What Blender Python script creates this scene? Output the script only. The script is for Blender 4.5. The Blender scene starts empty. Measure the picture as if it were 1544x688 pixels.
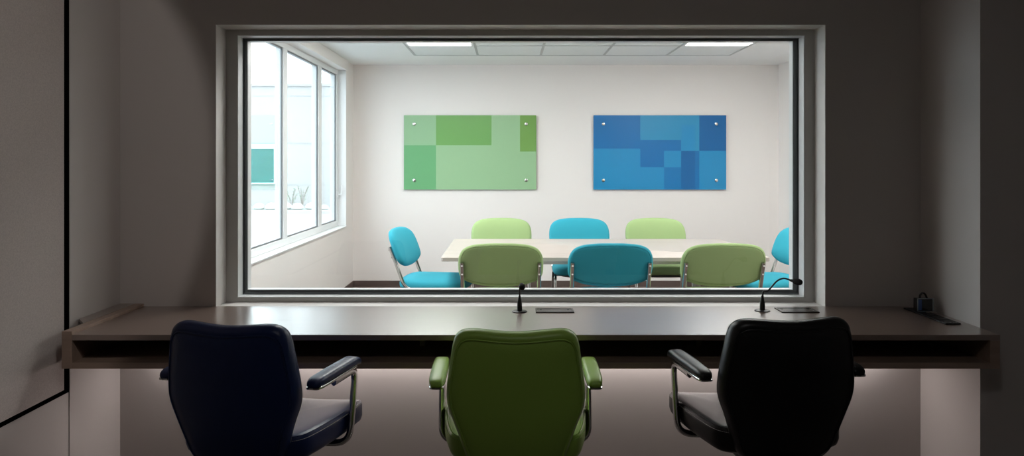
import bpy, math, random
from mathutils import Vector
random.seed(7)
PI = math.pi
sc = bpy.context.scene
COL = sc.collection

# ------------------------------------------------------------------ camera
F, CX, CY, H = 1150.0, 768.0, 244.0, 1.36          # focal length in px, vanishing point, eye height
cam = bpy.data.cameras.new('camera')
cam.sensor_width = 36.0
cam.lens = 36.0 * F / 1544.0
cam.shift_x = (772 - CX) / 1544.0
cam.shift_y = -(344 - CY) / 1544.0
cam.clip_start = 0.05
cam_ob = bpy.data.objects.new('camera', cam)
cam_ob.location = (0, 0, H)
cam_ob.rotation_euler = (PI / 2, 0, 0)
COL.objects.link(cam_ob)
sc.camera = cam_ob

# ------------------------------------------------------------------ light settings
EXPOSURE = 0.0
SKY = 6.0            # overcast white sky
LUMINAIRE = 22.0     # troffers of the meeting room
AMBIENT_FILL = 16.0        # emission of the unseen fill light added above the viewer
CORNER = 32.0         # downlight over the left corner of the desk
UNDER = 4.0          # LED strip under the desk
sc.view_settings.view_transform = 'Standard'
sc.view_settings.look = 'None'
sc.view_settings.exposure = EXPOSURE
sc.view_settings.gamma = 1.0
sc.view_settings.use_curve_mapping = False
w = bpy.data.worlds.new('world'); sc.world = w
w.use_nodes = True
bg = w.node_tree.nodes['Background']
bg.inputs[0].default_value = (0.88, 0.945, 1.0, 1)
bg.inputs[1].default_value = SKY
sc.cycles.max_bounces = 10
sc.cycles.diffuse_bounces = 6
sc.cycles.transparent_max_bounces = 16
sc.cycles.sample_clamp_indirect = 6.0
sc.cycles.caustics_reflective = False
sc.cycles.caustics_refractive = False

# ------------------------------------------------------------------ materials
def srgb(r, g, b):
    f = lambda c: (c / 255 / 12.92) if c / 255 <= 0.04045 else ((c / 255 + 0.055) / 1.055) ** 2.4
    return (f(r), f(g), f(b), 1.0)

def mat(name, col, rough=0.6, metal=0.0, var=0.0, scale=(8, 8, 8), bump=0.0, bscale=200.0, spec=0.5, coat=0.0, detail=3.0):
    m = bpy.data.materials.new(name); m.use_nodes = True
    nt = m.node_tree; N = nt.nodes; L = nt.links
    b = N['Principled BSDF']
    b.inputs['Base Color'].default_value = col
    b.inputs['Roughness'].default_value = rough
    b.inputs['Metallic'].default_value = metal
    b.inputs['Specular IOR Level'].default_value = spec
    b.inputs['Coat Weight'].default_value = coat; b.inputs['Coat Roughness'].default_value = 0.28; b.inputs['Coat IOR'].default_value = 1.85
    tc = N.new('ShaderNodeTexCoord')
    if var > 0:
        mp = N.new('ShaderNodeMapping'); mp.inputs['Scale'].default_value = scale
        L.new(tc.outputs['Object'], mp.inputs[0])
        nz = N.new('ShaderNodeTexNoise'); nz.inputs['Scale'].default_value = 1.0; nz.inputs['Detail'].default_value = detail
        L.new(mp.outputs[0], nz.inputs['Vector'])
        rp = N.new('ShaderNodeValToRGB')
        a = [max(0, c * (1 - var)) for c in col[:3]] + [1]
        d = [min(1, c * (1 + var)) for c in col[:3]] + [1]
        rp.color_ramp.elements[0].position = 0.3; rp.color_ramp.elements[1].position = 0.7
        rp.color_ramp.elements[0].color = a; rp.color_ramp.elements[1].color = d
        L.new(nz.outputs['Fac'], rp.inputs[0]); L.new(rp.outputs[0], b.inputs['Base Color'])
    if bump > 0:
        nb = N.new('ShaderNodeTexNoise'); nb.inputs['Scale'].default_value = bscale; nb.inputs['Detail'].default_value = 2
        L.new(tc.outputs['Object'], nb.inputs['Vector'])
        bp = N.new('ShaderNodeBump'); bp.inputs['Strength'].default_value = bump; bp.inputs['Distance'].default_value = 0.002
        L.new(nb.outputs['Fac'], bp.inputs['Height']); L.new(bp.outputs[0], b.inputs['Normal'])
    return m

def emit(name, col, s):
    m = bpy.data.materials.new(name); m.use_nodes = True
    nt = m.node_tree; nt.nodes.clear()
    e = nt.nodes.new('ShaderNodeEmission'); e.inputs[0].default_value = col; e.inputs[1].default_value = s
    o = nt.nodes.new('ShaderNodeOutputMaterial'); nt.links.new(e.outputs[0], o.inputs[0])
    return m

def glass(name, tint, ior=1.45, rough=0.0):
    m = bpy.data.materials.new(name); m.use_nodes = True
    nt = m.node_tree; nt.nodes.clear(); N = nt.nodes
    t = N.new('ShaderNodeBsdfTransparent'); t.inputs[0].default_value = tint
    g = N.new('ShaderNodeBsdfGlossy'); g.inputs['Roughness'].default_value = rough
    fr = N.new('ShaderNodeFresnel')
    ge = N.new('ShaderNodeNewGeometry'); mr = N.new('ShaderNodeMapRange')       # both faces of a thin pane reflect like glass in air
    mr.inputs['To Min'].default_value = ior; mr.inputs['To Max'].default_value = 1 / ior
    nt.links.new(ge.outputs['Backfacing'], mr.inputs['Value']); nt.links.new(mr.outputs[0], fr.inputs[0])
    mx = N.new('ShaderNodeMixShader'); o = N.new('ShaderNodeOutputMaterial')
    nt.links.new(fr.outputs[0], mx.inputs[0]); nt.links.new(t.outputs[0], mx.inputs[1]); nt.links.new(g.outputs[0], mx.inputs[2])
    nt.links.new(mx.outputs[0], o.inputs[0])
    return m

M = {}
M['dark_wall'] = mat('grey wall paint', srgb(190, 184, 181), 0.65, bump=0.06, bscale=350)
M['fabric_wall'] = mat('grey wall fabric', srgb(182, 173, 169), 0.9, var=0.10, scale=(220, 220, 220), bump=0.25, bscale=600)
M['white_wall'] = mat('white wall paint', srgb(236, 231, 228), 0.7, bump=0.05, bscale=350)
M['ceil_white'] = mat('white ceiling paint', srgb(242, 242, 241), 0.8)
M['tile'] = mat('ceiling tile', srgb(236, 238, 238), 0.9, var=0.03, scale=(90, 90, 90))
M['grid'] = mat('ceiling grid metal', srgb(178, 180, 180), 0.5)
M['alu'] = mat('grey satin frame', srgb(186, 184, 181), 0.33)
M['gasket'] = mat('black gasket', srgb(104, 108, 111), 0.35)
M['white_frame'] = mat('white frame', srgb(228, 230, 231), 0.4)
M['black'] = mat('black plastic', srgb(22, 22, 24), 0.4)
M['reveal'] = mat('black reveal', srgb(4, 4, 4), 1.0, spec=0.0)
M['chrome'] = mat('chrome', srgb(205, 205, 205), 0.12, metal=1.0)
M['steel'] = mat('brushed steel', srgb(165, 160, 156), 0.3, metal=0.9)
M['desk'] = mat('brown laminate', srgb(118, 98, 88), 0.3, var=0.07, scale=(3, 60, 60), spec=0.9, coat=1.0)
M['desk_edge'] = mat('brown laminate edge', srgb(148, 127, 114), 0.4, var=0.10, scale=(3, 60, 60))
M['table'] = mat('pale ash laminate', srgb(184, 174, 167), 0.4, var=0.09, scale=(2.5, 45, 45))
M['table_edge'] = mat('table edge band', srgb(180, 172, 165), 0.45)
M['carpet'] = mat('grey carpet', srgb(88, 82, 78), 0.95, var=0.2, scale=(150, 150, 150))
M['base'] = mat('brown baseboard', srgb(84, 70, 65), 0.5)
M['lime'] = mat('lime upholstery', srgb(149, 173, 118), 0.85, var=0.06, scale=(350, 350, 350), bump=0.2, bscale=700)
M['teal'] = mat('turquoise upholstery', srgb(36, 152, 172), 0.85, var=0.06, scale=(350, 350, 350), bump=0.2, bscale=700)
M['v_green'] = mat('green vinyl', srgb(148, 184, 78), 0.40, bump=0.12, bscale=500)
M['v_navy'] = mat('navy vinyl', srgb(20, 38, 84), 0.38, bump=0.12, bscale=500, spec=0.35)
M['v_black'] = mat('black vinyl', srgb(17, 17, 19), 0.38, bump=0.12, bscale=500, spec=0.35)
M['thread'] = mat('pale thread', srgb(190, 190, 188), 0.7)
M['thread_green'] = mat('green thread', srgb(150, 185, 100), 0.7)
M['glass'] = glass('clear glass', (0.97, 0.985, 0.98, 1), 1.45)
M['glass_blue'] = glass('pale blue glass', (0.95, 0.975, 0.98, 1), 1.45)
M['facade'] = mat('white render facade', srgb(168, 169, 170), 0.8)
M['joint'] = mat('facade joint', srgb(148, 152, 154), 0.8)
M['teal_glass'] = mat('teal window glass', srgb(52, 112, 114), 0.15, var=0.12, scale=(1, 1, 6))
M['street'] = mat('pale street', srgb(158, 162, 166), 0.9, var=0.05, scale=(0.4, 0.4, 0.4))
M['kerb'] = mat('kerb', srgb(180, 182, 184), 0.9)
M['soil'] = mat('planting bed', srgb(150, 165, 162), 0.95, var=0.2, scale=(3, 3, 3))
M['leaf'] = mat('shrub leaf', srgb(130, 165, 140), 0.8, var=0.2, scale=(6, 6, 6))
M['stone'] = mat('pale stone', srgb(190, 192, 190), 0.9, var=0.1, scale=(5, 5, 5))
M['trunk'] = mat('bark', srgb(120, 110, 100), 0.9)
M['troffer'] = emit('lit diffuser', (1.0, 0.975, 0.95, 1), LUMINAIRE)
M['led'] = emit('led strip', (1.0, 0.90, 0.87, 1), 8.0 * UNDER)
M['lens'] = emit('downlight lens', (1.0, 0.95, 0.9, 1), 3.0)

def wood_floor():
    m = bpy.data.materials.new('brown plank floor'); m.use_nodes = True
    nt = m.node_tree; N = nt.nodes; L = nt.links; b = N['Principled BSDF']
    tc = N.new('ShaderNodeTexCoord')
    br = N.new('ShaderNodeTexBrick'); br.inputs['Scale'].default_value = 1.0
    br.inputs['Brick Width'].default_value = 1.2; br.inputs['Row Height'].default_value = 0.15; br.inputs['Mortar Size'].default_value = 0.003
    br.inputs['Color1'].default_value = srgb(120, 98, 88); br.inputs['Color2'].default_value = srgb(98, 80, 73); br.inputs['Mortar'].default_value = srgb(60, 50, 46)
    L.new(tc.outputs['Object'], br.inputs['Vector'])
    mp = N.new('ShaderNodeMapping'); mp.inputs['Scale'].default_value = (3, 60, 1); L.new(tc.outputs['Object'], mp.inputs[0])
    nz = N.new('ShaderNodeTexNoise'); L.new(mp.outputs[0], nz.inputs['Vector']); nz.inputs['Scale'].default_value = 1
    mx = N.new('ShaderNodeMixRGB'); mx.blend_type = 'MULTIPLY'; mx.inputs[0].default_value = 0.5
    L.new(br.outputs['Color'], mx.inputs[1]); L.new(nz.outputs['Color'], mx.inputs[2])
    L.new(mx.outputs[0], b.inputs['Base Color']); b.inputs['Roughness'].default_value = 0.45
    return m
M['floor'] = wood_floor()

# ------------------------------------------------------------------ mesh builder
class MB:
    def __init__(s): s.v = []; s.f = []; s.mi = []
    def add(s, vs, fs, mi=0):
        o = len(s.v); s.v += [tuple(p) for p in vs]
        for f in fs: s.f.append([i + o for i in f]); s.mi.append(mi)
    def box(s, x0, x1, y0, y1, z0, z1, mi=0):
        vs = [(x, y, z) for x in (x0, x1) for y in (y0, y1) for z in (z0, z1)]
        s.add(vs, [(0, 1, 3, 2), (4, 6, 7, 5), (0, 4, 5, 1), (2, 3, 7, 6), (0, 2, 6, 4), (1, 5, 7, 3)], mi)
        return s
    def loft(s, rings, cap0=True, cap1=True, mi=0):
        n = len(rings[0]); vs = [p for r in rings for p in r]; fs = []
        for k in range(len(rings) - 1):
            for i in range(n):
                j = (i + 1) % n
                fs.append((k * n + i, k * n + j, (k + 1) * n + j, (k + 1) * n + i))
        if cap0: fs.append(tuple(reversed(range(n))))
        if cap1: fs.append(tuple(range((len(rings) - 1) * n, len(rings) * n)))
        s.add(vs, fs, mi); return s
    def tube(s, pts, r, n=12, smooth=0, closed=False, flat=1.0, mi=0):
        P = [Vector(p) for p in pts]
        if smooth: P = catmull(P, smooth, closed)
        m = len(P); R = r if isinstance(r, (list, tuple)) else None
        rings = []; up = None
        for i, p in enumerate(P):
            if closed: t = P[(i + 1) % m] - P[i - 1]
            else: t = P[min(i + 1, m - 1)] - P[max(i - 1, 0)]
            t.normalize()
            if up is None:
                up = Vector((0, 0, 1)) if abs(t.z) < 0.9 else Vector((0, 1, 0))
            a = (up - t * up.dot(t)).normalized(); up = a; b = t.cross(a)
            rr = r if R is None else R[0] + (R[-1] - R[0]) * i / (m - 1)
            rings.append([p + a * math.cos(2 * PI * k / n) * rr + b * math.sin(2 * PI * k / n) * rr * flat for k in range(n)])
        if closed:
            rings.append(rings[0]); s.loft(rings, False, False, mi)
        else: s.loft(rings, True, True, mi)
        return s
    def lathe(s, prof, c=(0, 0, 0), n=32, axis='z', mi=0):
        rings = []
        for r, h in prof:
            ring = []
            for k in range(n):
                a = 2 * PI * k / n; u, v = r * math.cos(a), r * math.sin(a)
                if axis == 'z': ring.append((c[0] + u, c[1] + v, c[2] + h))
                elif axis == 'y': ring.append((c[0] + u, c[1] + h, c[2] + v))
                else: ring.append((c[0] + h, c[1] + u, c[2] + v))
            rings.append(ring)
        return s.loft(rings, True, True, mi)
    def frame_y(s, o, i, y0, y1, mi=0):
        """rectangular ring in the XZ plane; o, i = (x0, x1, z0, z1)"""
        def r(q, y): return [(q[0], y, q[2]), (q[1], y, q[2]), (q[1], y, q[3]), (q[0], y, q[3])]
        vs = r(o, y0) + r(i, y0) + r(i, y1) + r(o, y1); fs = []
        for k in range(4):
            for j in range(4):
                a = k * 4 + j; b = k * 4 + (j + 1) % 4; k2 = (k + 1) % 4
                fs.append((a, b, k2 * 4 + (j + 1) % 4, k2 * 4 + j))
        s.add(vs, fs, mi); return s
    def frame_x(s, o, i, x0, x1, mi=0):
        """rectangular ring in the YZ plane; o, i = (y0, y1, z0, z1)"""
        t = MB(); t.frame_y(o, i, x0, x1)
        s.add([(p[1], p[0], p[2]) for p in t.v], t.f, mi); return s

def catmull(P, k, closed=False):
    out = []; m = len(P)
    rng = range(m) if closed else range(m - 1)
    for i in rng:
        if closed: a, b, c, d = P[i - 1], P[i], P[(i + 1) % m], P[(i + 2) % m]
        else: a, b, c, d = P[max(i - 1, 0)], P[i], P[i + 1], P[min(i + 2, m - 1)]
        for j in range(k):
            t = j / k
            out.append(0.5 * ((2 * b) + (c - a) * t + (2 * a - 5 * b + 4 * c - d) * t * t + (3 * b - a - 3 * c + d) * t ** 3))
    if not closed: out.append(P[-1].copy())
    return out

def bend_path(pts, rad, n=6):
    """polyline with rounded corners"""
    P = [Vector(p) for p in pts]; out = [P[0]]
    for i in range(1, len(P) - 1):
        a, b, c = P[i - 1], P[i], P[i + 1]
        u = (a - b); v = (c - b); r = min(rad, u.length * 0.49, v.length * 0.49)
        p0 = b + u.normalized() * r; p1 = b + v.normalized() * r
        for j in range(n + 1):
            t = j / n; out.append(p0 * (1 - t) ** 2 + b * 2 * t * (1 - t) + p1 * t * t)
    out.append(P[-1]); return out

def build(name, mb, m, parent=None, smooth=True, bevel=0.0, loc=None, angle=40):
    me = bpy.data.meshes.new(name)
    me.from_pydata(mb.v, [], mb.f); 
    mats = m if isinstance(m, (list, tuple)) else [m]
    for x in mats: me.materials.append(x)
    for p, i in zip(me.polygons, mb.mi): p.material_index = i
    import bmesh
    bm = bmesh.new(); bm.from_mesh(me); bmesh.ops.recalc_face_normals(bm, faces=bm.faces); bm.to_mesh(me); bm.free()
    if smooth:
        for p in me.polygons: p.use_smooth = True
        me.set_sharp_from_angle(angle=math.radians(angle))
    o = bpy.data.objects.new(name, me); COL.objects.link(o)
    if parent is not None: o.parent = parent
    if loc: o.location = loc
    if bevel:
        b = o.modifiers.new('bevel', 'BEVEL'); b.width = bevel; b.segments = 2; b.limit_method = 'ANGLE'; b.harden_normals = False
    return o

def tag(o, label, cat, group=None):
    o['label'] = label; o['category'] = cat
    if group: o['group'] = group
    return o

def thing(name, label, cat, loc=(0, 0, 0), rotz=0.0, group=None):
    o = bpy.data.objects.new(name, None); COL.objects.link(o)
    o.location = loc; o.rotation_euler = (0, 0, rotz); o.empty_display_size = 0.1
    return tag(o, label, cat, group)

def struct(name, mb, m, parent=None, **k):
    k.setdefault('smooth', False)
    o = build(name, mb, m, parent, **k)
    if parent is None: o['kind'] = 'structure'
    return o

def dup(root, loc, rotz, label):
    r = root.copy(); COL.objects.link(r); r.location = loc; r.rotation_euler = (0, 0, rotz); r['label'] = label
    for ch in list(root.children):
        c = ch.copy(); COL.objects.link(c); c.parent = r
        for g in list(ch.children):
            d = g.copy(); COL.objects.link(d); d.parent = c
    return r

def px(x, y, Y): return ((x - CX) * Y / F, Y, H - (y - CY) * Y / F)
def pX(x, Y): return (x - CX) * Y / F
def pZ(y, Y): return H - (y - CY) * Y / F

# ------------------------------------------------------------------ key planes
YW = 3.27            # face of the window wall in the dark room
YB = 3.495           # its face in the meeting room
XL, XR = -1.669, 1.763
YR = 2.856           # right nib wall face
YFAR = 8.30
FL, FR = -1.70, 2.93
CEIL = 2.414
OP = (pX(325, YW), pX(1245, YW), 0.735, pZ(37, YW))   # observation opening

# ------------------------------------------------------------------ the setting
mb = MB()
YM = 3.46
mb.box(-1.86, OP[0], YW, YM, 0, 2.5).box(OP[1], 3.1, YW, YM, 0, 2.5)
mb.box(OP[0], OP[1], YW, YM, 0, 0.70).box(OP[0], OP[1], YW, YM, OP[3], 2.5)
struct('wall_front', mb, M['dark_wall'])
mb = MB()
mb.box(-1.86, OP[0], YM, YB, 0, 2.5).box(OP[1], 3.1, YM, YB, 0, 2.5)
mb.box(OP[0], OP[1], YM, YB, 0, 0.70).box(OP[0], OP[1], YM, YB, OP[3], 2.5)
struct('wall_front_far', mb, M['white_wall'])
struct('wall_left', MB().box(XL - 0.15, XL, -1.6, YW, 0, 2.5), M['dark_wall'])
struct('wall_right', MB().box(XR, 3.1, YR, YW, 0, 2.5), M['dark_wall'])
struct('wall_right_side', MB().box(2.9, 3.05, -1.6, YR, 0, 2.5), M['dark_wall'])
struct('wall_back', MB().box(XL - 0.15, 3.05, -1.75, -1.6, 0, 2.5), M['dark_wall'])
struct('ceiling', MB().box(XL - 0.15, 3.1, -1.75, YB, 2.5, 2.62), M['dark_wall'])
struct('floor', MB().box(XL - 0.15, 3.1, -1.75, YB, -0.12, 0), M['carpet'])
struct('trim_1', MB().box(XL, XL + 0.004, 2.889, 2.935, 0, 2.5), M['dark_wall'])

# meeting room shell
struct('floor_far', MB().box(FL - 0.16, FR + 0.15, YB, YFAR + 0.15, -0.12, 0), M['floor'])
struct('ceiling_far', MB().box(FL - 0.16, FR + 0.15, YB, YFAR + 0.15, CEIL, CEIL + 0.12), M['ceil_white'])
struct('wall_far', MB().box(FL - 0.16, FR + 0.15, YFAR, YFAR + 0.15, 0, CEIL), M['white_wall'])
struct('wall_far_right', MB().box(FR, FR + 0.15, YB, YFAR, 0, CEIL), M['white_wall'])
FX = FL - 0.08                                  # room face of the frame
WY0, WY1, WZ0, WZ1 = 4.30, 7.93, 0.695, 2.31
mb = MB()
mb.box(FL - 0.16, FL, YB, WY0, 0, CEIL).box(FL - 0.16, FL, WY1, YFAR, 0, CEIL)
mb.box(FL - 0.16, FL, WY0, WY1, 0, WZ0 - 0.012).box(FL - 0.16, FX, WY0, WY1, WZ1, CEIL)
struct('wall_far_left', mb, M['white_wall'])
struct('baseboard_far', MB().box(FL, FR, YFAR - 0.008, YFAR, 0, 0.065), M['base'])
struct('baseboard_left', MB().box(FL, FL + 0.008, YB, YFAR - 0.008, 0, 0.065), M['base'])
struct('baseboard_right', MB().box(FR - 0.008, FR, YB, YFAR - 0.008, 0, 0.065), M['base'])

# observation window: frame > bead lining, gasket, pane, far lining, sill
FY = 3.385
fo = (OP[0], OP[1], 0.7355, OP[3])
fi = (pX(358, FY), pX(1213, FY), pZ(448.8, FY), pZ(53.3, FY))
win = struct('window_1', MB().frame_y(fo, fi, FY, 3.445), M['alu'], bevel=0.0015)
gi = (pX(371.5, 3.445), pX(1197.5, 3.445), pZ(437.8, 3.445), pZ(61.3, 3.445))
gm = (pX(366.5, 3.445), pX(1204, 3.445), pZ(442, 3.445), pZ(58.3, 3.445))
go = (fo[0], fo[1], fo[2], fo[3])
build('gasket', MB().frame_y(go, gm, 3.445, 3.452), M['gasket'], win, smooth=False)
build('inner_gasket', MB().frame_y(go, gi, 3.458, 3.468), M['gasket'], win, smooth=False)
build('frame_lining', MB().frame_y(go, gi, 3.468, YB + 0.014), M['white_frame'], win, smooth=False)
fb = (fi[0] + 0.0025, fi[1] - 0.0025, fi[2] + 0.0025, fi[3] - 0.0025)
build('glazing_bead', MB().frame_y(fi, fb, FY + 0.001, 3.4448), M['white_frame'], win, smooth=False)
build('glass_pane', MB().box(gm[0] - 0.01, gm[1] + 0.01, 3.452, 3.458, gm[2] - 0.01, gm[3] + 0.01), M['glass'], win, smooth=False)
build('jamb_lining', MB().frame_y((OP[0], OP[1], 0.735, OP[3]), (OP[0] + 0.002, OP[1] - 0.002, 0.736, OP[3] - 0.002), YW + 0.0005, FY), mat('pale jamb paint', srgb(224, 221, 218), 0.6), win, smooth=False)
build('window_sill', MB().box(OP[0], OP[1], YW, 3.445, 0.70, 0.7352), M['white_wall'], win, smooth=False)

# outside window of the meeting room
FX = FL - 0.08                                  # room face of the frame
MUL = [(6.02, 6.12), (7.13, 7.235)]
mb = MB()
def wbar(y0, y1, z0, z1): mb.box(FX - 0.07, FX, y0, y1, z0, z1)
wbar(WY0, WY1, WZ0, WZ0 + 0.055); wbar(WY0, WY1, WZ1 - 0.05, WZ1)
wbar(WY0, WY0 + 0.06, WZ0 + 0.055, WZ1 - 0.05); wbar(WY1 - 0.06, WY1, WZ0 + 0.055, WZ1 - 0.05)
for a, b in MUL: wbar(a, b, WZ0 + 0.055, WZ1 - 0.05)
win2 = struct('window_2', mb, M['white_frame'], bevel=0.003)
edges = [WY0 + 0.06, MUL[0][0], MUL[0][1], MUL[1][0], MUL[1][1], WY1 - 0.06]
for k in range(3):
    y0, y1 = edges[2 * k], edges[2 * k + 1]; z0, z1 = WZ0 + 0.055, WZ1 - 0.05
    build('glazing_gasket', MB().frame_x((y0, y1, z0, z1), (y0 + 0.012, y1 - 0.012, z0 + 0.012, z1 - 0.012), FX - 0.022, FX - 0.012), M['gasket'], win2, smooth=False)
    build('glass_pane', MB().box(FX - 0.030, FX - 0.022, y0, y1, z0, z1), M['glass_blue'], win2, smooth=False)
build('window_sill', MB().box(FL - 0.16, FL + 0.012, WY0 + 0.001, WY1 - 0.001, WZ0 - 0.0118, WZ0 - 0.0005), M['white_frame'], win2, smooth=False, bevel=0.002)
mb = MB(); mb.box(FX, FX + 0.012, 7.885, 7.905, 0.99, 1.05)
mb.tube(bend_path([(FX + 0.012, 7.895, 1.02), (FX + 0.04, 7.895, 1.02), (FX + 0.045, 7.895, 1.11)], 0.02), 0.006)
build('latch', mb, M['white_frame'], win2)
build('jamb_lining', MB().box(FX, FL + 0.003, WY1 - 0.006, WY1 - 0.0005, WZ0, WZ1 - 0.003), M['white_frame'], win2, smooth=False)
build('shade_fascia', MB().box(FX + 0.0005, FL + 0.02, WY0 + 0.001, WY1 - 0.002, WZ1 - 0.002, CEIL - 0.002), M['white_wall'], win2, smooth=False, bevel=0.002)

# left wall fabric panel with black reveal
ap = thing('acoustic_panel', 'large grey fabric wall panel with black shadow gap on the left wall', 'wall panel', (XL, 0, 0.51))
build('fabric_face', MB().box(0.001, 0.012, -1.5, 2.838, 0, 1.985), M['fabric_wall'], ap, smooth=False)
build('shadow_gap', MB().box(0.0, 0.002, -1.5, 2.888, -0.022, 0).box(0.0, 0.002, 2.838, 2.888, 0, 1.985), M['reveal'], ap, smooth=False)

# ------------------------------------------------------------------ ceiling grid, tiles, troffers
TP = 0.617; TX0 = -0.926; TY0 = 7.48
mb = MB(); t = 0.011
for c in range(6): mb.box(TX0 + c * TP - t, TX0 + c * TP + t, TY0 - 6 * TP, TY0, CEIL - 0.012, CEIL - 0.002)
for r in range(7): mb.box(TX0 - t, TX0 + 5 * TP + t, TY0 - r * TP - t, TY0 - r * TP + t, CEIL - 0.0118, CEIL - 0.002)
struct('trim_2', mb, M['grid'])
names = ['first', 'second', 'third', 'fourth', 'fifth']
for r in range(6):
    for c in range(5):
        x0, y1 = TX0 + c * TP + t, TY0 - r * TP - t
        x1, y0 = TX0 + (c + 1) * TP - t, TY0 - (r + 1) * TP + t
        if c in (0, 4) and r in (1, 3, 5):
            side = 'left' if c == 0 else 'right'
            lab = f'lit ceiling panel at the {side} end of the grid, ' + {1: 'nearest the far wall', 3: 'second from the far wall', 5: 'nearest the dark room'}[r]
            L = thing('ceiling_light', lab, 'ceiling light', ((x0 + x1) / 2, (y0 + y1) / 2, CEIL - 0.002), 0, 'ceiling light panels')
            hx, hy = (x1 - x0) / 2, (y1 - y0) / 2
            mb = MB()
            mb.box(-hx, hx, -hy, -hy + 0.02, -0.012, 0).box(-hx, hx, hy - 0.02, hy, -0.012, 0).box(-hx, -hx + 0.02, -hy + 0.02, hy - 0.02, -0.012, 0).box(hx - 0.02, hx, -hy + 0.02, hy - 0.02, -0.012, 0)
            build('frame', mb, M['white_frame'], L, smooth=False)
            build('diffuser', MB().box(-hx + 0.02, hx - 0.02, -hy + 0.02, hy - 0.02, -0.008, -0.001), M['troffer'], L, smooth=False)
        elif r == 0 or (r == 1 and 0 < c < 4):
            o = build('ceiling_tile', MB().box(x0, x1, y0, y1, CEIL - 0.009, CEIL - 0.001), M['tile'], smooth=False)
            lab = (f'white ceiling tile in the row nearest the far wall, {names[c]} from the left' if r == 0 else
                   f'white ceiling tile in the second row from the far wall, {names[c-1]} of the three between the lights')
            tag(o, lab, 'ceiling tile', 'ceiling tiles in the grid')

# ------------------------------------------------------------------ wall art
def art(name, label, x0, x1, y0, y1, crop, bolts, patches, cols, cat='wall art'):
    Y = YFAR - 0.03
    X0, X1, Z0, Z1 = pX(x0, Y), pX(x1, Y), pZ(y1, Y), pZ(y0, Y)
    root = thing(name, label, cat, ((X0 + X1) / 2, YFAR, (Z0 + Z1) / 2), 0, 'glass panels on the far wall')
    w_, h_ = X1 - X0, Z1 - Z0
    cx0, cx1, cy0, cy1 = crop
    U = lambda x: -w_ / 2 + (x - cx0) / (cx1 - cx0) * w_
    V = lambda y: h_ / 2 - (y - cy0) / (cy1 - cy0) * h_
    mb = MB(); mats = []
    for i, (a, b, c, d, k) in enumerate(patches):
        mb.add([(U(a), -0.030, V(d)), (U(b), -0.030, V(d)), (U(b), -0.030, V(c)), (U(a), -0.030, V(c))], [(0, 1, 2, 3)], k)
    # edges and back
    e = len(cols) - 1
    q = [(-w_ / 2, -h_ / 2), (w_ / 2, -h_ / 2), (w_ / 2, h_ / 2), (-w_ / 2, h_ / 2)]
    vs = [(x, -0.030, z) for x, z in q] + [(x, -0.018, z) for x, z in q]
    mb.add(vs, [(0, 1, 5, 4), (1, 2, 6, 5), (2, 3, 7, 6), (3, 0, 4, 7), (4, 5, 6, 7)], e)
    build('panel', mb, cols, root, smooth=False)
    for bx, by in bolts:
        b = MB().lathe([(0.010, -0.001), (0.010, -0.018)], (U(bx), 0, V(by)), 20, 'y')
        b.lathe([(0.017, -0.0305), (0.019, -0.033), (0.017, -0.040), (0.008, -0.043)], (U(bx), 0, V(by)), 24, 'y')
        build('standoff_bolt', b, M['chrome'], root)
    return root
def gl(n, r, g, b): return mat(n, srgb(r, g, b), 0.32, spec=0.35)
G = [gl('art light green', 152, 190, 148), gl('art pale green', 146, 186, 146), gl('art leaf green', 112, 166, 94), gl('art olive green', 116, 160, 84), gl('art mid green', 106, 170, 118), gl('art edge green', 88, 150, 90)]
art('wall_art', 'green glass panel of overlapping rectangles on the far wall', 609, 808.5, 174, 286, (80, 938, 104, 582),
    [(147, 160), (873, 160), (147, 522), (873, 522)],
    [(80, 288, 104, 297, 1), (288, 648, 104, 297, 2), (648, 833, 104, 297, 0), (833, 938, 104, 337, 3), (80, 288, 297, 582, 4),
     (288, 833, 297, 582, 0), (833, 938, 337, 582, 0)], G)
B_ = [gl('art light blue', 30, 138, 192), gl('art sky blue', 42, 142, 188), gl('art dark blue', 8, 110, 174), gl('art deep blue', 2, 98, 160), gl('art mid blue', 10, 116, 178), gl('art edge blue', 10, 90, 150)]
art('wall_art', 'blue glass panel of overlapping squares on the far wall', 895, 1095, 174, 286, (110, 968, 104, 580),
    [(173, 160), (903, 160), (173, 521), (903, 521)],
    [(110, 412, 104, 318, 2), (110, 412, 318, 580, 0), (412, 794, 104, 165, 1), (412, 678, 165, 262, 1), (678, 767, 165, 332, 0), (767, 794, 165, 332, 1), (676, 678, 262, 332, 1),
     (412, 676, 262, 332, 2), (412, 566, 332, 437, 2), (566, 676, 332, 437, 0), (412, 566, 437, 580, 0), (566, 676, 437, 580, 4), (676, 767, 332, 580, 3), (767, 794, 332, 580, 2),
     (794, 968, 104, 332, 3), (794, 968, 332, 580, 0)], B_)

# ------------------------------------------------------------------ built-in desk
DY = 2.73; DZ = 0.74
desk = thing('desk', 'long brown wall-to-wall desk with an open slot under its top, below the window', 'desk', (0, 3.0, 0.618))
def dp(name, x0, x1, y0, y1, z0, z1, m='desk', bev=0.0015):
    return build(name, MB().box(x0, x1, y0 - 3.0, y1 - 3.0, z0 - 0.618, z1 - 0.618), M[m], desk, smooth=False, bevel=bev)
lx0, lx1 = pX(92.8, DY), pX(108.3, DY)
rx0, rx1 = pX(1493, DY), min(pX(1508.5, DY), XR - 0.003)
dp('desk_top', lx1, rx1, DY, YW - 0.001, 0.7197, DZ)
dp('bottom_shelf', lx1, rx0, DY, YW - 0.001, 0.618, 0.640, 'desk_edge')
dp('end_panel', lx0, lx1, DY, YW - 0.001, 0.618, 0.752, 'desk_edge')
dp('end_panel', rx0, rx1, DY + 0.001, YW - 0.001, 0.618, 0.7195, 'desk_edge')
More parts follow.
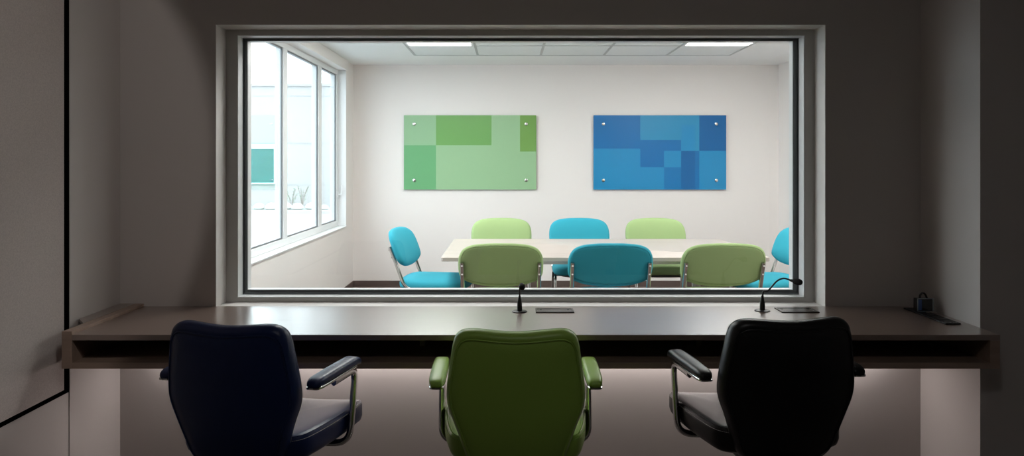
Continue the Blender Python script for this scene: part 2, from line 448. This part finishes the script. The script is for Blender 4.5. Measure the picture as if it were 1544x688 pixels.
dp('back_panel', lx1, rx0, YW - 0.02, YW - 0.002, 0.6402, 0.7195, 'desk_edge')
dp('divider', -0.35, -0.33, DY + 0.25, YW - 0.02, 0.6402, 0.7195, 'desk_edge')
dp('divider', 0.73, 0.75, DY + 0.25, YW - 0.02, 0.6402, 0.7195, 'desk_edge')
mb = MB(); z0, z1 = 0.7405 - 0.618, 0.752 - 0.618
pl = [(lx0 - 0.0, 2.87), (XL + 0.005, 2.95), (XL + 0.001, YW - 0.001), (lx0, YW - 0.001)]
mb.loft([[(x, y - 3, z0) for x, y in pl], [(x, y - 3, z1) for x, y in pl]])
build('filler_ledge', mb, M['desk'], desk, smooth=False)
dp('wall_cleat', XL + 0.001, XL + 0.034, 2.95, YW - 0.002, 0.592, 0.6178, 'desk_edge')
dp('wall_cleat', XR - 0.034, XR - 0.001, 2.87, YW - 0.002, 0.592, 0.6178, 'desk_edge')

led = thing('led_strip', 'slim lit strip light mounted under the long desk', 'light', (0.05, 3.215, 0.617))
build('housing', MB().box(-1.55, 1.55, -0.02, 0.02, -0.012, 0), M['white_frame'], led, smooth=False)
build('diffuser', MB().box(-1.54, 1.54, -0.012, 0.012, -0.016, -0.0125), M['led'], led, smooth=False)

# ------------------------------------------------------------------ desk items
def rbox(mb, x0, x1, y0, y1, z0, z1): return mb.box(x0, x1, y0, y1, z0, z1)
def table_box(x0, x1, y0, y1, label):
    r = thing('cable_box', label, 'cable box', ((x0 + x1) / 2, (y0 + y1) / 2, DZ), 0, 'cable boxes let into the desk')
    hx, hy = (x1 - x0) / 2, (y1 - y0) / 2
    mb = MB(); z1 = 0.004
    mb.box(-hx, hx, -hy, -hy + 0.008, 0, z1).box(-hx, hx, hy - 0.008, hy, 0, z1).box(-hx, -hx + 0.008, -hy + 0.008, hy - 0.008, 0, z1).box(hx - 0.008, hx, -hy + 0.008, hy - 0.008, 0, z1)
    build('rim', mb, M['gunmetal'], r, smooth=False, bevel=0.0008)
    build('lid', MB().box(-hx + 0.009, hx - 0.009, -hy + 0.009, hy - 0.018, 0.0, 0.0032), M['gunmetal'], r, smooth=False)
    build('brush_slot', MB().box(-hx + 0.009, hx - 0.009, hy - 0.0175, hy - 0.0085, 0.0, 0.0022), M['black'], r, smooth=False)
    for sx in (-1, 1):
        build('catch', MB().box(sx * hx * 0.72 - 0.004, sx * hx * 0.72 + 0.004, hy - 0.034, hy - 0.022, 0.0032, 0.0042), M['black'], r, smooth=False)
M['gunmetal'] = mat('dark grey metal', srgb(84, 80, 77), 0.28, metal=0.6)
table_box(pX(808, 3.127), pX(866, 3.127), 3.127, 3.205, 'flat metal cable box in the desk beside the middle microphone')
table_box(pX(1179.5, 3.127), pX(1236, 3.127), 3.127, 3.222, 'flat metal cable box in the desk beside the right-hand microphone')

def mic(x, y, path, head_dir, label):
    r = thing('gooseneck_microphone', label, 'microphone', (x, y, DZ), 0, 'gooseneck microphones on the desk')
    build('base', MB().lathe([(0.030, 0), (0.0315, 0.001), (0.0315, 0.0028), (0.028, 0.0045), (0.012, 0.005)], n=40), M['black'], r)
    build('stem', MB().lathe([(0.0105, 0.005), (0.0108, 0.018), (0.0098, 0.034), (0.0062, 0.056), (0.0045, 0.064)], n=24), M['black'], r)
    build('gooseneck', MB().tube([(0, 0, 0.06)] + path, 0.0034, 12, smooth=8), M['black'], r)
    e = Vector(path[-1]); d = Vector(head_dir).normalized()
    a = d.cross(Vector((0, 0, 1))).normalized(); b = d.cross(a)
    rings = []
    for rr, hh in [(0.0035, -0.006), (0.0055, 0.0), (0.0065, 0.006), (0.0105, 0.012), (0.0128, 0.020), (0.0128, 0.032), (0.0108, 0.040), (0.006, 0.0445), (0.001, 0.0455)]:
        rings.append([e + d * hh + (a * math.cos(2 * PI * k / 20) + b * math.sin(2 * PI * k / 20)) * rr for k in range(20)])
    build('head', MB().loft(rings), M['foam'], r)
    return r
M['foam'] = mat('black foam', srgb(20, 20, 21), 0.9, var=0.3, scale=(600, 600, 600), bump=0.5, bscale=900)
mx, my = pX(783.5, 3.15), 3.15
mic(mx, my, [(0.0005, 0.002, 0.085), (0.0012, -0.003, 0.105), (0.003, -0.02, 0.118), (0.007, -0.045, 0.120)], (0.06, -1, -0.16),
    'black gooseneck microphone in the middle of the desk, its head pointing at the viewer')
m2x, m2y = pX(1149.5, 3.165), 3.165
k = 3.165 / F
mic(m2x, m2y, [((1151 - 1149.5) * k, -0.004, 0.082), ((1157 - 1149.5) * k, -0.012, (469 - 437) * k), ((1168 - 1149.5) * k, -0.025, (469 - 424) * k + 0.004), ((1176 - 1149.5) * k, -0.036, (469 - 418.5) * k + 0.002), ((1182 - 1149.5) * k, -0.045, (469 - 418.5) * k), ((1186 - 1149.5) * k, -0.051, (469 - 420) * k)],
    (1, -0.75, -0.14), 'black gooseneck microphone at the right window corner, its neck bent to the right')

# power strip and the small device on it
ps = thing('power_strip', 'long black socket strip let into the right end of the desk', 'power strip', (1.688, 3.055, DZ))
build('body', MB().box(-0.030, 0.030, -0.155, 0.155, 0, 0.006), M['black'], ps, smooth=False, bevel=0.002)
for i, yy in enumerate((-0.125, -0.085, -0.045, -0.005)):
    build('socket', MB().box(-0.018, 0.018, yy - 0.016, yy + 0.016, 0.006, 0.008), M['black'], ps, smooth=False, bevel=0.001)
mb = MB()
for sx in (-0.008, 0.004, 0.012): mb.box(sx, sx + 0.005, -0.149, -0.146, 0.006, 0.0075)
build('marking', mb, M['steel'], ps, smooth=False)
dv = thing('electronic_device', 'small boxy device with dark screen, blue side and black carrying loop on the socket strip', 'device', (1.7015, 3.135, DZ + 0.0062))
s = 0.033
build('body', MB().box(-s + 0.002, s - 0.002, -0.014, 0.02, 0.003, 0.052), M['black'], dv, smooth=False, bevel=0.003)
build('screen', MB().box(-0.013, s - 0.005, -0.0155, -0.0142, 0.006, 0.049), mat('dark screen', srgb(20, 26, 30), 0.1), dv, smooth=False)
build('blue_panel', MB().box(-s + 0.004, -0.014, -0.0155, -0.0142, 0.006, 0.049), mat('blue plastic', srgb(46, 74, 130), 0.4), dv, smooth=False)
mb = MB().frame_y((-s, s, 0.0, 0.055), (-s + 0.003, s - 0.003, 0.003, 0.052), -0.017, -0.0145)
build('clear_edge', mb, mat('clear plastic edge', srgb(150, 160, 170), 0.2), dv, smooth=False)
build('foot', MB().box(-0.004, s + 0.004, -0.032, -0.0175, 0, 0.003), M['steel'], dv, smooth=False)
build('carrying_loop', MB().tube([(-0.013, 0.003, 0.052), (-0.012, 0.003, 0.064), (-0.002, 0.003, 0.073), (0.008, 0.003, 0.069), (0.017, 0.003, 0.052)], 0.004, 10, smooth=6), M['black'], dv)

# ------------------------------------------------------------------ cushions
def rounded_outline(ctrl, k=6):
    """closed smooth outline from control points (x, z)"""
    return [(p.x, p.y) for p in catmull([Vector((a, b, 0)) for a, b in ctrl], k, True)]
def offset(P, d):
    n = len(P); out = []
    area = sum(P[i][0] * P[(i + 1) % n][1] - P[(i + 1) % n][0] * P[i][1] for i in range(n))
    sg = 1 if area > 0 else -1
    for i in range(n):
        tx, tz = P[(i + 1) % n][0] - P[i - 1][0], P[(i + 1) % n][1] - P[i - 1][1]
        l = math.hypot(tx, tz) or 1
        out.append((P[i][0] - sg * tz / l * d, P[i][1] + sg * tx / l * d))
    return out
def toward(P, c, s): return [(c[0] + (x - c[0]) * s, c[1] + (z - c[1]) * s) for x, z in P]

def superrect(hw, hh, cx, cy, n=4.0, N=72, squash=None):
    out = []
    for i in range(N):
        a = 2 * PI * i / N; c, s_ = math.cos(a), math.sin(a)
        out.append((cx + hw * math.copysign(abs(c) ** (2 / n), c), cy + hh * math.copysign(abs(s_) ** (2 / n), s_)))
    return out

def voffset(P, d, wf):
    O1 = offset(P, 1.0)
    return [(p[0] + (q[0] - p[0]) * d * wf(p[1]), p[1] + (q[1] - p[1]) * d * wf(p[1])) for p, q in zip(P, O1)]

def cushion_rings(P, c, prof, inner0, inner1, fmap, wf=None, nw=5):
    """prof: (inset, depth) from one face over the rim to the other; inner0 / inner1: (scale, depth) rings towards the centres"""
    rings = []
    o0 = offset(P, -prof[0][0]) if False else offset(P, prof[0][0])
    for s_, d in inner0: rings.append([fmap(x, z, d) for x, z in toward(o0, c, s_)])
    for i, (ins, d) in enumerate(prof): rings.append([fmap(x, z, d) for x, z in (voffset(P, ins, wf) if wf and i < nw else offset(P, ins))])
    if wf: rings[:len(inner0)] = [[fmap(x, z, d) for x, z in toward(voffset(P, prof[0][0], wf), c, s_)] for s_, d in inner0]
    o1 = offset(P, prof[-1][0])
    for s_, d in inner1: rings.append([fmap(x, z, d) for x, z in toward(o1, c, s_)])
    return rings

# ------------------------------------------------------------------ task chairs
def task_chair(label, vinyl, thread, loc, ang, dz=0.0):
    V_ = M[vinyl]; T_ = M[thread]
    root = thing('task_chair', label, 'chair', loc, ang, 'task chairs at the desk')
    half = [(0.0, 0.826), (0.05, 0.828), (0.10, 0.832), (0.14, 0.834), (0.17, 0.829), (0.192, 0.812), (0.202, 0.785), (0.208, 0.750), (0.216, 0.700),
            (0.2225, 0.650), (0.2245, 0.610), (0.219, 0.575), (0.202, 0.530), (0.186, 0.485), (0.171, 0.440), (0.155, 0.400), (0.12, 0.372), (0.06, 0.362)]
    ctrl = half + [(0.0, 0.360)] + [(-x, z) for x, z in reversed(half[1:])]
    P = rounded_outline(ctrl, 4)
    c = (0, 0.60)
    def fm(x, z, d):
        t = z - 0.55
        y = -0.258 + d + 0.55 * x * x - 0.10 * t + 0.28 * max(0, 0.56 - z) ** 1.5
        return (x * 0.952, y, 0.046 + 0.966 * z + dz)
    T = 0.062
    wf = lambda z: 1.15 + 0.95 * min(1.0, max(0.0, (z - 0.77) / 0.05))       # the bolster is wider along the top
    prof = [(0.017, 0.0), (0.0135, 0.0035), (0.010, 0.0005), (0.005, 0.007), (0.0015, 0.016), (0.0, 0.026), (0.0, T - 0.020), (0.003, T - 0.010), (0.010, T - 0.003), (0.02, T)]
    inner0 = [(0.02, -0.006), (0.3, -0.006), (0.6, -0.005), (0.85, -0.002)]
    inner1 = [(0.85, T + 0.006), (0.6, T + 0.012), (0.3, T + 0.014), (0.02, T + 0.014)]
    back = build('backrest', MB().loft(cushion_rings(P, c, prof, inner0, inner1, fm, wf)), V_, root, angle=60)
    O = voffset(P, 0.0132, wf)
    build('piping', MB().tube([fm(x, z, 0.0008) for x, z in O], 0.0022, 8, closed=True), V_, back)
    # stitches over the rim
    st = MB(); Q = [Vector(fm(x, z, T - 0.020)) for x, z in offset(P, -0.0004)]
    def dashes(st, Q, step, ln, r):
        acc = 0.0
        for i in range(len(Q)):
            a, b = Q[i], Q[(i + 1) % len(Q)]; d = (b - a); l = d.length
            if l < 1e-6: continue
            d.normalize(); t = step - acc
            while t < l:
                p = a + d * t
                st.tube([p - d * ln / 2, p + d * ln / 2], r, 5)
                t += step
            acc = (acc + l) % step
    dashes(st, Q, 0.0052, 0.0034, 0.0007)
    build('stitching', st, T_, back)
    # seat
    hs = [(0.0, 0.262), (0.09, 0.260), (0.17, 0.252), (0.222, 0.228), (0.240, 0.180), (0.243, 0.09), (0.236, 0.0), (0.222, -0.09), (0.200, -0.16), (0.15, -0.185), (0.07, -0.19)]
    Ps = rounded_outline(hs + [(0, -0.19)] + [(-x, y) for x, y in reversed(hs[1:])], 4)
    def fs(x, y, d):
        z = 0.495 + dz - d + 0.25 * x * x - 0.45 * max(0, y - 0.16) ** 1.4 * 1.0
        return (x, y, z)
    ps_ = [(0.03, 0.0), (0.016, 0.002), (0.010, 0.006), (0.006, 0.004), (0.001, 0.012), (0.0, 0.022), (0.0, 0.055), (0.006, 0.072), (0.022, 0.082), (0.05, 0.086)]
    seat = build('seat', MB().loft(cushion_rings(Ps, (0, 0.03), ps_, [(0.02, 0.008), (0.4, 0.007), (0.8, 0.002)], [(0.6, 0.09), (0.05, 0.09)], fs)), V_, root, angle=60)
    build('piping', MB().tube([fs(x, y, 0.004) for x, y in offset(Ps, 0.010)], 0.002, 6, closed=True), V_, seat)
    st = MB(); dashes(st, [Vector(fs(x, y, 0.0135)) for x, y in offset(Ps, 0.0002)], 0.006, 0.004, 0.0008)
    build('stitching', st, T_, seat)
    # armrests
    for s_ in (-1, 1):
        ax = 0.247 * s_
        path = bend_path([(0.10 * s_, 0.06, 0.395 + dz), (ax + 0.006 * s_, 0.06, 0.405 + dz), (ax + 0.006 * s_, 0.105, 0.645 + dz), (ax + 0.003 * s_, -0.06, 0.645 + dz)], 0.05, 8)
        arm = build('armrest', MB().tube(path, 0.0108, 16, flat=1.75), M['chrome'], root)
        rings = []
        for u in [0, 0.006, 0.02, 0.045, 0.08, 0.13, 0.25, 0.4, 0.55, 0.7, 0.8, 0.87, 0.92, 0.955, 0.98, 0.994, 1]:
            y = 0.118 - u * 0.318
            e = min(1.0, math.sqrt(max(0.0, 1 - (1 - min(u, 1 - u) / 0.13) ** 2)) if min(u, 1 - u) < 0.13 else 1.0)
            hw = (0.024 + 0.003 * math.sin(PI * u)) * (0.55 + 0.45 * e); th = 0.020 * (0.35 + 0.65 * e)
            zc = dz + 0.657 + 0.014 + 0.002 * math.sin(PI * u) - (0.020 - th) * 0.4 - (0.010 * max(0, 0.12 - u) / 0.12)
            xo = ax + s_ * 0.02 * (y + 0.2)
            rings.append([(xo + hw * math.copysign(abs(math.cos(a)) ** 0.6, math.cos(a)), y, zc + th * 0.7 * math.copysign(abs(math.sin(a)) ** 0.7, math.sin(a)))
                          for a in [2 * PI * q / 20 for q in range(20)]])
        build('arm_pad', MB().loft(rings), V_, arm, angle=60)
        ol = superrect(0.0265, 0.145, ax, -0.058, 5.0, 40)
        build('pad_plate', MB().loft([[(x + s_ * 0.02 * (y + 0.2), y, z + dz) for x, y in toward(ol, (ax, -0.058), q)] for q, z in ((0.97, 0.6535), (1.0, 0.655), (1.0, 0.6595), (0.97, 0.661))]), M['chrome'], arm)
    # mechanism, column and five star base
    build('mechanism', MB().box(-0.11, 0.11, -0.13, 0.13, 0.375 + dz, 0.408 + dz).box(-0.04, 0.04, -0.255, -0.12, 0.378 + dz, 0.400 + dz), M['black'], root, smooth=False, bevel=0.008)
    build('back_bracket', MB().tube(bend_path([(0, -0.20, 0.389 + dz), (0, -0.225, 0.389 + dz), (0, -0.195, 0.46 + dz)], 0.03), 0.012, 10), M['black'], root)
    build('gas_column', MB().lathe([(0.026, 0.11), (0.026, 0.24), (0.014, 0.245), (0.014, 0.376 + dz)], n=24), M['chrome'], root)
    hub = build('star_base', MB().lathe([(0.03, 0.075), (0.045, 0.085), (0.042, 0.115), (0.028, 0.122)], n=24), M['chrome'], root)
    for q in range(5):
        a = 2 * PI * q / 5 + 0.3; cx_, sx_ = math.cos(a), math.sin(a)
        build('base_leg', MB().tube([(0.03 * cx_, 0.03 * sx_, 0.098), (0.16 * cx_, 0.16 * sx_, 0.09), (0.29 * cx_, 0.29 * sx_, 0.072)], [0.022, 0.014], 10), M['chrome'], hub)
        t = Vector((-sx_, cx_, 0)); p = Vector((0.285 * cx_, 0.285 * sx_, 0.029))
        w_ = MB()
        for s_ in (-1, 1):
            a0 = p + t * s_ * 0.008; a1 = p + t * s_ * 0.024
            ring = lambda o, r: [o + Vector((cx_, sx_, 0)) * r * math.cos(2 * PI * j / 20) + Vector((0, 0, 1)) * r * math.sin(2 * PI * j / 20) for j in range(20)]
            w_.loft([ring(a0, 0.026), ring(a0 + t * s_ * 0.003, 0.029), ring(a1 - t * s_ * 0.003, 0.029), ring(a1, 0.026)])
        w_.tube([p + Vector((0, 0, 0.0)), p + Vector((0, 0, 0.05))], 0.006, 8)
        build('caster', w_, M['black'], hub)
    return root

task_chair('navy blue vinyl task chair at the left of the desk, turned towards the middle', 'v_navy', 'thread', (-0.785, 2.503, 0), -math.radians(12), 0.03)
task_chair('green vinyl task chair seen square from behind at the middle of the desk', 'v_green', 'thread_green', (0.020, 2.56, 0), 0.0)
task_chair('black vinyl task chair at the right of the desk', 'v_black', 'thread', (0.827, 2.549, 0), math.radians(6), 0.035)

# ------------------------------------------------------------------ meeting chairs
REC = math.tan(math.radians(21))
def meeting_chair(label, up, loc, ang):
    U_ = M[up]
    root = thing('meeting_chair', label, 'chair', loc, ang, 'upholstered chairs around the meeting table')
    hb = [(0.0, 0.874), (0.09, 0.872), (0.17, 0.862), (0.222, 0.838), (0.248, 0.800), (0.257, 0.755), (0.257, 0.705), (0.250, 0.668), (0.228, 0.640), (0.16, 0.614), (0.08, 0.602)]
    P = rounded_outline(hb + [(0, 0.599)] + [(-x, z) for x, z in reversed(hb[1:])], 4)
    def fm(x, z, d): return (x, -0.175 + d + 0.35 * x * x - (z - 0.60) * REC, z)
    T = 0.055
    prof = [(0.022, 0.0), (0.0195, 0.001), (0.0175, 0.006), (0.0155, 0.002), (0.009, 0.005), (0.003, 0.013), (0.0, 0.022), (0.002, 0.033), (0.010, 0.045), (0.025, 0.052)]
    back = build('backrest', MB().loft(cushion_rings(P, (0, 0.74), prof, [(0.02, -0.002), (0.5, -0.002), (0.9, 0.0)], [(0.8, T + 0.004), (0.5, T + 0.009), (0.03, T + 0.010)], fm)), U_, root, angle=60)
    hs = [(0.0, 0.268), (0.10, 0.266), (0.18, 0.254), (0.228, 0.220), (0.245, 0.15), (0.245, 0.05), (0.238, -0.06), (0.222, -0.135), (0.185, -0.172), (0.10, -0.185)]
    hs = [(x, y * 1.2 if y > 0 else y) for x, y in hs]
    Ps = rounded_outline(hs + [(0, -0.187)] + [(-x, y) for x, y in reversed(hs[1:])], 4)
    def fs(x, y, d): return (x, y, 0.534 - d - 0.28 * x * x - 0.2 * max(0, y - 0.12) ** 2 + 0.0 * y)
    ps_ = [(0.045, 0.0), (0.022, 0.005), (0.008, 0.014), (0.001, 0.027), (0.0, 0.042), (0.004, 0.056), (0.02, 0.066), (0.045, 0.070)]
    seat = build('seat', MB().loft(cushion_rings(Ps, (0, 0.04), ps_, [(0.03, -0.006), (0.5, -0.005), (0.85, -0.001)], [(0.6, 0.074), (0.05, 0.074)], fs)), U_, root, angle=60)
    build('seat_shell', MB().loft([[(x, y, 0.443) for x, y in toward(Ps, (0, 0.04), 0.80)], [(x, y, 0.433) for x, y in toward(Ps, (0, 0.04), 0.72)]]), M['black'], root)
    for s_ in (-1, 1):
        bx = 0.232 * s_
        def bp(z, off=-0.013): return (bx, -0.175 + off + 0.35 * bx * bx - (z - 0.60) * REC, z)
        path = bend_path([bp(0.755), bp(0.47), (bx * 0.98, 0.0, 0.440), (bx * 0.98, 0.195, 0.445), (bx, 0.235, 0.011)], 0.05, 8)
        fr = build('side_frame', MB().tube(path, 0.0122, 14), M['chrome'], root)
        build('foot_cap', MB().lathe([(0.012, 0.0), (0.013, 0.006), (0.012, 0.03)], (bx, 0.2365, 0), 16), M['black'], fr)
        rl = build('rear_leg', MB().tube(bend_path([(bx * 0.985, 0.05, 0.428), (bx * 0.985, -0.11, 0.424), (bx, -0.235, 0.011)], 0.05, 6), 0.0105, 14), M['chrome'], root)
        build('foot_cap', MB().lathe([(0.012, 0.0), (0.013, 0.006), (0.012, 0.03)], (bx, -0.233, 0), 16), M['black'], rl)
        for z in (0.735, 0.682):
            p = bp(z, -0.026)
            build('bolt', MB().lathe([(0.0055, -0.003), (0.0055, 0.003), (0.003, 0.005)], p, 12, 'y'), M['chrome'], fr)
        build('linking_clip', MB().box(bx + s_ * 0.006 - 0.008, bx + s_ * 0.006 + 0.014, 0.15, 0.19, 0.425, 0.47), M['black'], root, smooth=False, bevel=0.004)
    build('cross_bar', MB().tube([(-0.228, 0.12, 0.436), (0.228, 0.12, 0.436)], 0.009, 10), M['chrome'], root)
    build('cross_bar', MB().tube([(-0.228, -0.06, 0.425), (0.228, -0.06, 0.425)], 0.009, 10), M['chrome'], root)
    return root
NY = 4.80; FYc = 6.34
lime = meeting_chair('lime green meeting chair, left one of the near row, its back to the window', 'lime', (pX(755, 4.61), NY, 0), 0)
teal = meeting_chair('turquoise meeting chair in the middle of the near row, its back to the window', 'teal', (pX(920.5, 4.61), NY, 0), 0)
dup(lime, (pX(1090.5, 4.61), NY, 0), 0, 'lime green meeting chair, right one of the near row, its back to the window')
dup(lime, (pX(756, 6.52), FYc, 0), PI, 'lime green meeting chair, left one of the row behind the table')
dup(teal, (pX(873.5, 6.52), FYc, 0), PI, 'turquoise meeting chair in the middle of the row behind the table')
dup(lime, (pX(988.5, 6.52), FYc, 0), PI, 'lime green meeting chair, right one of the row behind the table')
dup(teal, (-0.585, 5.60, 0), -PI / 2 - math.radians(9), 'turquoise meeting chair at the left end of the table, by the daylight window')
dup(teal, (1.91, 5.58, 0), PI / 2 + math.radians(9), 'turquoise meeting chair at the right end of the table, cut by the window frame')

# ------------------------------------------------------------------ meeting table
tx0, tx1, ty0, ty1 = -0.443, 1.69, 4.934, 6.12
tb = thing('meeting_table', 'long pale ash-topped meeting table between the two rows of chairs', 'table', ((tx0 + tx1) / 2, (ty0 + ty1) / 2, 0))
hx, hy = (tx1 - tx0) / 2, (ty1 - ty0) / 2
def rrect(hx, hy, r, n=6):
    out = []
    for sx, sy, a0 in ((1, 1, 0), (-1, 1, PI / 2), (-1, -1, PI), (1, -1, 3 * PI / 2)):
        for i in range(n + 1):
            a = a0 + PI / 2 * i / n; out.append((sx * (hx - r) + r * math.cos(a), sy * (hy - r) + r * math.sin(a)))
    return out
R_ = rrect(hx, hy, 0.02); R2 = rrect(hx - 0.002, hy - 0.002, 0.019)
top = build('tabletop', MB().loft([[(x, y, 0.738) for x, y in R_], [(x, y, 0.740) for x, y in R2]]), M['table'], tb)
build('edge_band', MB().loft([[(x, y, 0.714) for x, y in R2], [(x, y, 0.7155) for x, y in R_], [(x, y, 0.7378) for x, y in R_]]), M['table_edge'], top)
mb = MB()
for s_ in (-1, 1): mb.box(-hx + 0.12, hx - 0.12, s_ * (hy - 0.10) - 0.02, s_ * (hy - 0.10) + 0.02, 0.685, 0.7135)
build('under_frame', mb, M['steel'], tb, smooth=False)
for X in (0.09, 1.31):
    lx = X - (tx0 + tx1) / 2
    build('leg', MB().tube([(lx, -0.2, 0.05), (lx, -0.2, 0.713)], 0.025, 16).tube([(lx, 0.2, 0.05), (lx, 0.2, 0.713)], 0.025, 16).box(lx - 0.03, lx + 0.03, -0.45, 0.45, 0.0, 0.05), M['steel'], tb)

# ------------------------------------------------------------------ outside
YF = 24.0
struct('ground', MB().box(-30, FL - 0.16, -5, 40, -0.25, -0.08), M['street'])
bd = thing('building', 'white rendered building with a teal window across the street', 'building', (-9, YF, -0.08))
H0 = pZ(130, YF) + 0.08
wx0, wx1, wz0, wz1 = -8.45, pX(416.5, YF) , pZ(278, YF) + 0.08, pZ(217, YF) + 0.08
wl = build('wall', MB().box(-6, 4.5, 0, 6, 0, H0), M['facade'], bd, smooth=False)
mb = MB()
for yy in (145, 216, 279): mb.box(-6, 4.5, -0.006, -0.0005, pZ(yy, YF) + 0.08 - 0.012, pZ(yy, YF) + 0.08 + 0.012)
build('joint', mb, M['joint'], wl, smooth=False)
build('coping', MB().box(-6.05, 4.55, -0.06, 0.3, H0, H0 + 0.08), M['facade'], bd, smooth=False)
o = (wx0 + 9, wx1 + 9, wz0, wz1); i_ = (wx0 + 9.06, wx1 + 8.94, wz0 + 0.05, wz1 - 0.16)
wf = build('window', MB().frame_y(o, i_, -0.05, -0.001), mat('pale window frame', srgb(190, 215, 216), 0.5), bd, smooth=False)
build('pane', MB().box(i_[0], i_[1], -0.03, -0.002, i_[2], i_[3]).box(i_[0] + 0.17, i_[0] + 0.2, -0.04, -0.03, i_[2], i_[3]), M['teal_glass'], wf, smooth=False)
struct('kerb', MB().box(-16, -3, 21.2, 21.45, -0.08, 0.0), M['kerb'])
bed = build('planting_bed', MB().box(-16, -3, 21.45, YF - 0.1, -0.08, -0.02), M['soil'], smooth=False)
tag(bed, 'low planting bed along the foot of the white building', 'planting bed')
for j in range(7):
    x = -7.6 + j * 0.38
    mb = MB(); rr = random.uniform(0.10, 0.16)
    pts = superrect(1, 1, 0, 0, 2.2, 14)
    mb.loft([[(px_ * rr * s_ * (1 + 0.2 * random.random()), py_ * rr * s_, h_ * rr) for px_, py_ in pts] for s_, h_ in ((0.7, 0), (1.1, 0.3), (1.0, 0.8), (0.6, 1.2), (0.15, 1.35))])
    st_ = build('boulder', mb, M['stone'], loc=(x, 21.9 + 0.1 * (j % 2), -0.02))
    tag(st_, 'pale boulder edging the planting bed outside the window', 'boulder', 'boulders edging the planting bed')
for j in range(3):
    sh = thing('shrub', ['small leafy shrub in the bed outside, left one seen in the middle pane', 'small leafy shrub in the bed outside, middle one seen in the middle pane', 'small leafy shrub in the bed outside, right one beside the mullion'][j], 'shrub', (-6.75 + j * 0.32, 22.5, -0.008), 0, 'shrubs in the planting bed')
    stem = MB(); lf = MB()
    for q in range(5):
        a = random.uniform(0, 2 * PI); l = random.uniform(0.3, 0.5) + 0.1 * j
        tip = (0.16 * math.cos(a), 0.16 * math.sin(a), l); stem.tube([(0, 0, 0), (tip[0] * 0.4, tip[1] * 0.4, l * 0.6), tip], 0.008, 5)
        for e in range(9):
            u = 0.35 + 0.65 * e / 8; b = random.uniform(0, 2 * PI)
            p = Vector((tip[0] * u, tip[1] * u, l * u)); d = Vector((math.cos(b), math.sin(b), 0.5)) * 0.07; s2 = Vector((-math.sin(b), math.cos(b), 0)) * 0.025
            lf.add([p, p + d * 0.5 + s2, p + d, p + d * 0.5 - s2], [(0, 1, 2, 3)])
    build('stems', stem, M['trunk'], sh); build('foliage', lf, M['leaf'], sh, smooth=False)

# ------------------------------------------------------------------ downlight and added fill light of the dark room
def downlight(x, y, watts, cone, blend, label, aim=None, colr=(1, 0.93, 0.87), size=0.03):
    r = thing('downlight', label, 'downlight', (x, y, 2.5), 0, 'recessed downlights in the dark room')
    mb = MB().lathe([(0.052, -0.0005), (0.062, -0.0005), (0.062, -0.006), (0.052, -0.008)], n=32)
    build('trim_ring', MB().tube([(0.057 * math.cos(a), 0.057 * math.sin(a), -0.004) for a in [2 * PI * q / 32 for q in range(32)]], 0.006, 8, closed=True), M['white_frame'], r)
    build('lens', MB().lathe([(0.050, -0.0005), (0.050, -0.003)], n=32), M['lens'], r)
    l = bpy.data.lights.new('lamp', 'SPOT'); l.energy = watts; l.spot_size = cone; l.spot_blend = blend; l.color = colr; l.shadow_soft_size = size
    o = bpy.data.objects.new('lamp', l); COL.objects.link(o); o.parent = r; o.location = (0, 0, -0.03)
    if aim:
        d = Vector(aim) - Vector((x, y, 2.47)); o.rotation_euler = d.to_track_quat('-Z', 'Y').to_euler()
downlight(-0.2, 1.2, CORNER, math.radians(52), 0.08, 'recessed spotlight turned towards the left corner of the desk', aim=(-3.14, 3.27, 1.03), size=0.04)
fill_light = thing('ceiling_light', 'round fill light added above the viewer, out of view', 'ceiling light', (0.4, 0.8, 2.5))  # unseen fill light, added to brighten the walls and chair backs facing the camera
build('fill_canopy', MB().lathe([(0.17, -0.0005), (0.17, -0.02), (0.155, -0.022)], n=40), M['white_frame'], fill_light)
build('fill_bowl', MB().lathe([(0.15, -0.0225), (0.14, -0.045), (0.10, -0.066), (0.05, -0.076), (0.004, -0.079)], n=40), emit('fill glow', (1.0, 0.975, 0.955, 1), AMBIENT_FILL), fill_light)
